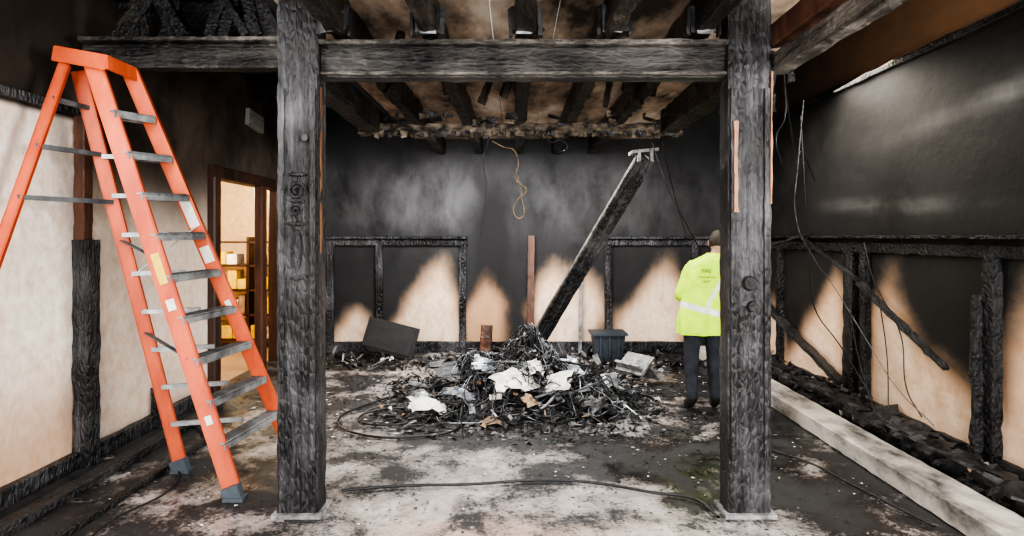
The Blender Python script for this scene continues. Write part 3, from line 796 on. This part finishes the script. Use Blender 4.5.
for i in range(NR + 1):
    z = .76 + (1.545 - .76) * i / NR; _, cx, a, b = ringat(z); cur = []
    for j in range(NS):
        th = 2 * math.pi * j / NS
        fold = 1 + .045 * math.sin(th * 7 + z * 9 + 2 * noise.noise(Vector((th, z * 4, 0)))) * (1.3 - .8 * sm(1.1, 1.45, z)) + .06 * noise.noise(Vector((math.cos(th) * 3, math.sin(th) * 3, z * 7)))
        ex = 2.4
        cs, sn = math.cos(th), math.sin(th)
        r = (abs(cs) ** ex + abs(sn) ** ex) ** (-1 / ex)
        cur.append(bm.verts.new((cx + a * r * cs * fold, .01 + b * r * sn * fold, z)))
    if prev:
        for j in range(NS):
            f = bm.faces.new((prev[j], prev[(j + 1) % NS], cur[(j + 1) % NS], cur[j]))
            c = f.calc_center_median(); xx = c.x - cx
            zt = z + .25 * xx
            if .97 < zt < 1.025 or (z > 1.0 and abs(xx - .08 + .35 * (1.3 - z)) < .022 and c.y < 0): f.material_index = 1
    prev = cur
finish(bm, "vest", [M['lime'], M['silver']], per, True)
for i, (txt, z, s) in enumerate((("FIRE", 1.36, .05), ("INVESTIGATION", 1.31, .022), ("UNIT", 1.265, .032))):
    tcv = bpy.data.curves.new("vest_print_%d" % i, 'FONT'); tcv.body = txt; tcv.size = s; tcv.align_x = 'CENTER'; tcv.extrude = .001
    to = bpy.data.objects.new("vest_print_%d" % i, tcv); COL.objects.link(to); to.parent = per; to.location = (-.03, -.152, z); to.rotation_euler = (math.pi / 2, 0, 0)
    tcv.materials.append(M['vesttext'])
bm = bmesh.new()
bmesh.ops.create_uvsphere(bm, u_segments=40, v_segments=28, radius=1)
for v in bm.verts:
    x, y, z = v.co
    k = 1 - .28 * sm(0, 1, -z) * (1 - .3 * max(y, 0))
    nx = x * .078 * k; ny = y * .098 * (k if y < 0 else 1 - .1 * sm(0, 1, -z)); nz = z * .118
    nose = math.exp(-(x / .18) ** 2 - ((z + .12) / .22) ** 2) * max(0, y) * .024
    chin = math.exp(-(x / .35) ** 2 - ((z + .8) / .2) ** 2) * max(0, y + .2) * .012
    eye = (math.exp(-((abs(x) - .38) / .16) ** 2 - ((z - .08) / .12) ** 2)) * max(0, y) * -.009
    v.co = Vector((nx, ny + nose + chin + eye, nz))
for f in bm.faces:
    c = f.calc_center_median()
    hair = (c.z > .045) or (c.y < -.005 and c.z > -.055) or (c.y < .02 and c.z > .0)
    f.material_index = 1 if hair else 0
for v in bm.verts:
    if all(f.material_index == 1 for f in v.link_faces): v.co += v.co.normalized() * .008
for sx in (-1, 1):
    r = bmesh.ops.create_uvsphere(bm, u_segments=12, v_segments=8, radius=1, matrix=Matrix.Translation((sx * .08, .0, -.01)) @ Matrix.Rotation(sx * .3, 4, 'Z') @ Matrix.Diagonal((.010, .02, .032, 1)))
    r = bmesh.ops.create_uvsphere(bm, u_segments=12, v_segments=8, radius=.011, matrix=Matrix.Translation((sx * .03, .084, .01)))
    for v in r['verts']:
        for f in v.link_faces: f.material_index = 2
r = bmesh.ops.create_uvsphere(bm, u_segments=12, v_segments=6, radius=1, matrix=Matrix.Translation((0, .092, -.058)) @ Matrix.Diagonal((.024, .008, .008, 1)))
hd = finish(bm, "head", [M['skin'], M['hair'], M['label']], per, True)
hd.location = (.145, .06, 1.645); hd.rotation_euler = (-.25, .05, -.3)

# ------------------------------------------------------------------ lights & world
def area(name, loc, target, sx, sy, power, col=(1, 1, 1)):
    l = bpy.data.lights.new(name, 'AREA'); l.shape = 'RECTANGLE'; l.size = sx; l.size_y = sy; l.energy = power; l.color = col
    o = bpy.data.objects.new(name, l); COL.objects.link(o); o.location = loc
    o.rotation_euler = (Vector(target) - Vector(loc)).to_track_quat('-Z', 'Y').to_euler()
    return o
area("window_light_front", (0, -2.2, 1.8), (0, 6, 1.7), 6, 2.6, 480, (1, .985, .965))
area("fill_light_right", (2.6, 1.2, 2.3), (-3.2, 4.4, 1.5), 1.2, 1.6, 280, (1, .96, .91))  # unseen fill added to brighten the left wall panel
area("fill_light_rear", (-.2, 6.6, 2.85), (0, 7.6, 0), 2.2, 1.0, 240, (1, .98, .96))  # added fill so the far back wall gets enough light
area("fill_light_right_bay", (2.3, 6.0, 3.0), (2.9, 5.8, 0), .8, 2.6, 65, (1, .90, .78))  # warm fill added to lift the right bay, no visible source
area("fill_light_left_bay", (-2.2, 2.6, 3.3), (1.5, 4.6, .6), 1.0, 2, 100, (1, .97, .94))  # unseen fill added on the left, aimed across to the right side
pl_ = bpy.data.lights.new("storeroom_lamp", 'POINT'); pl_.energy = 260; pl_.color = (1, .82, .55); pl_.shadow_soft_size = .15
po = bpy.data.objects.new("storeroom_lamp", pl_); COL.objects.link(po); po.location = (-4.3, 8.2, 2.4)
w = bpy.data.worlds.new("World"); sc.world = w; w.use_nodes = True
bg = w.node_tree.nodes["Background"]; bg.inputs[0].default_value = (.88, .93, 1, 1); bg.inputs[1].default_value = .7

# ------------------------------------------------------------------ camera
cd = bpy.data.cameras.new("camera"); cd.sensor_width = 36; cd.lens = 36 * 600 / 1024
cd.shift_x = -3 / 1024; cd.shift_y = -31 / 1024; cd.clip_start = .05
cam = bpy.data.objects.new("camera", cd); COL.objects.link(cam)
cam.location = (0, 0, 1.7); cam.rotation_euler = (math.pi / 2, 0, 0)
sc.camera = cam
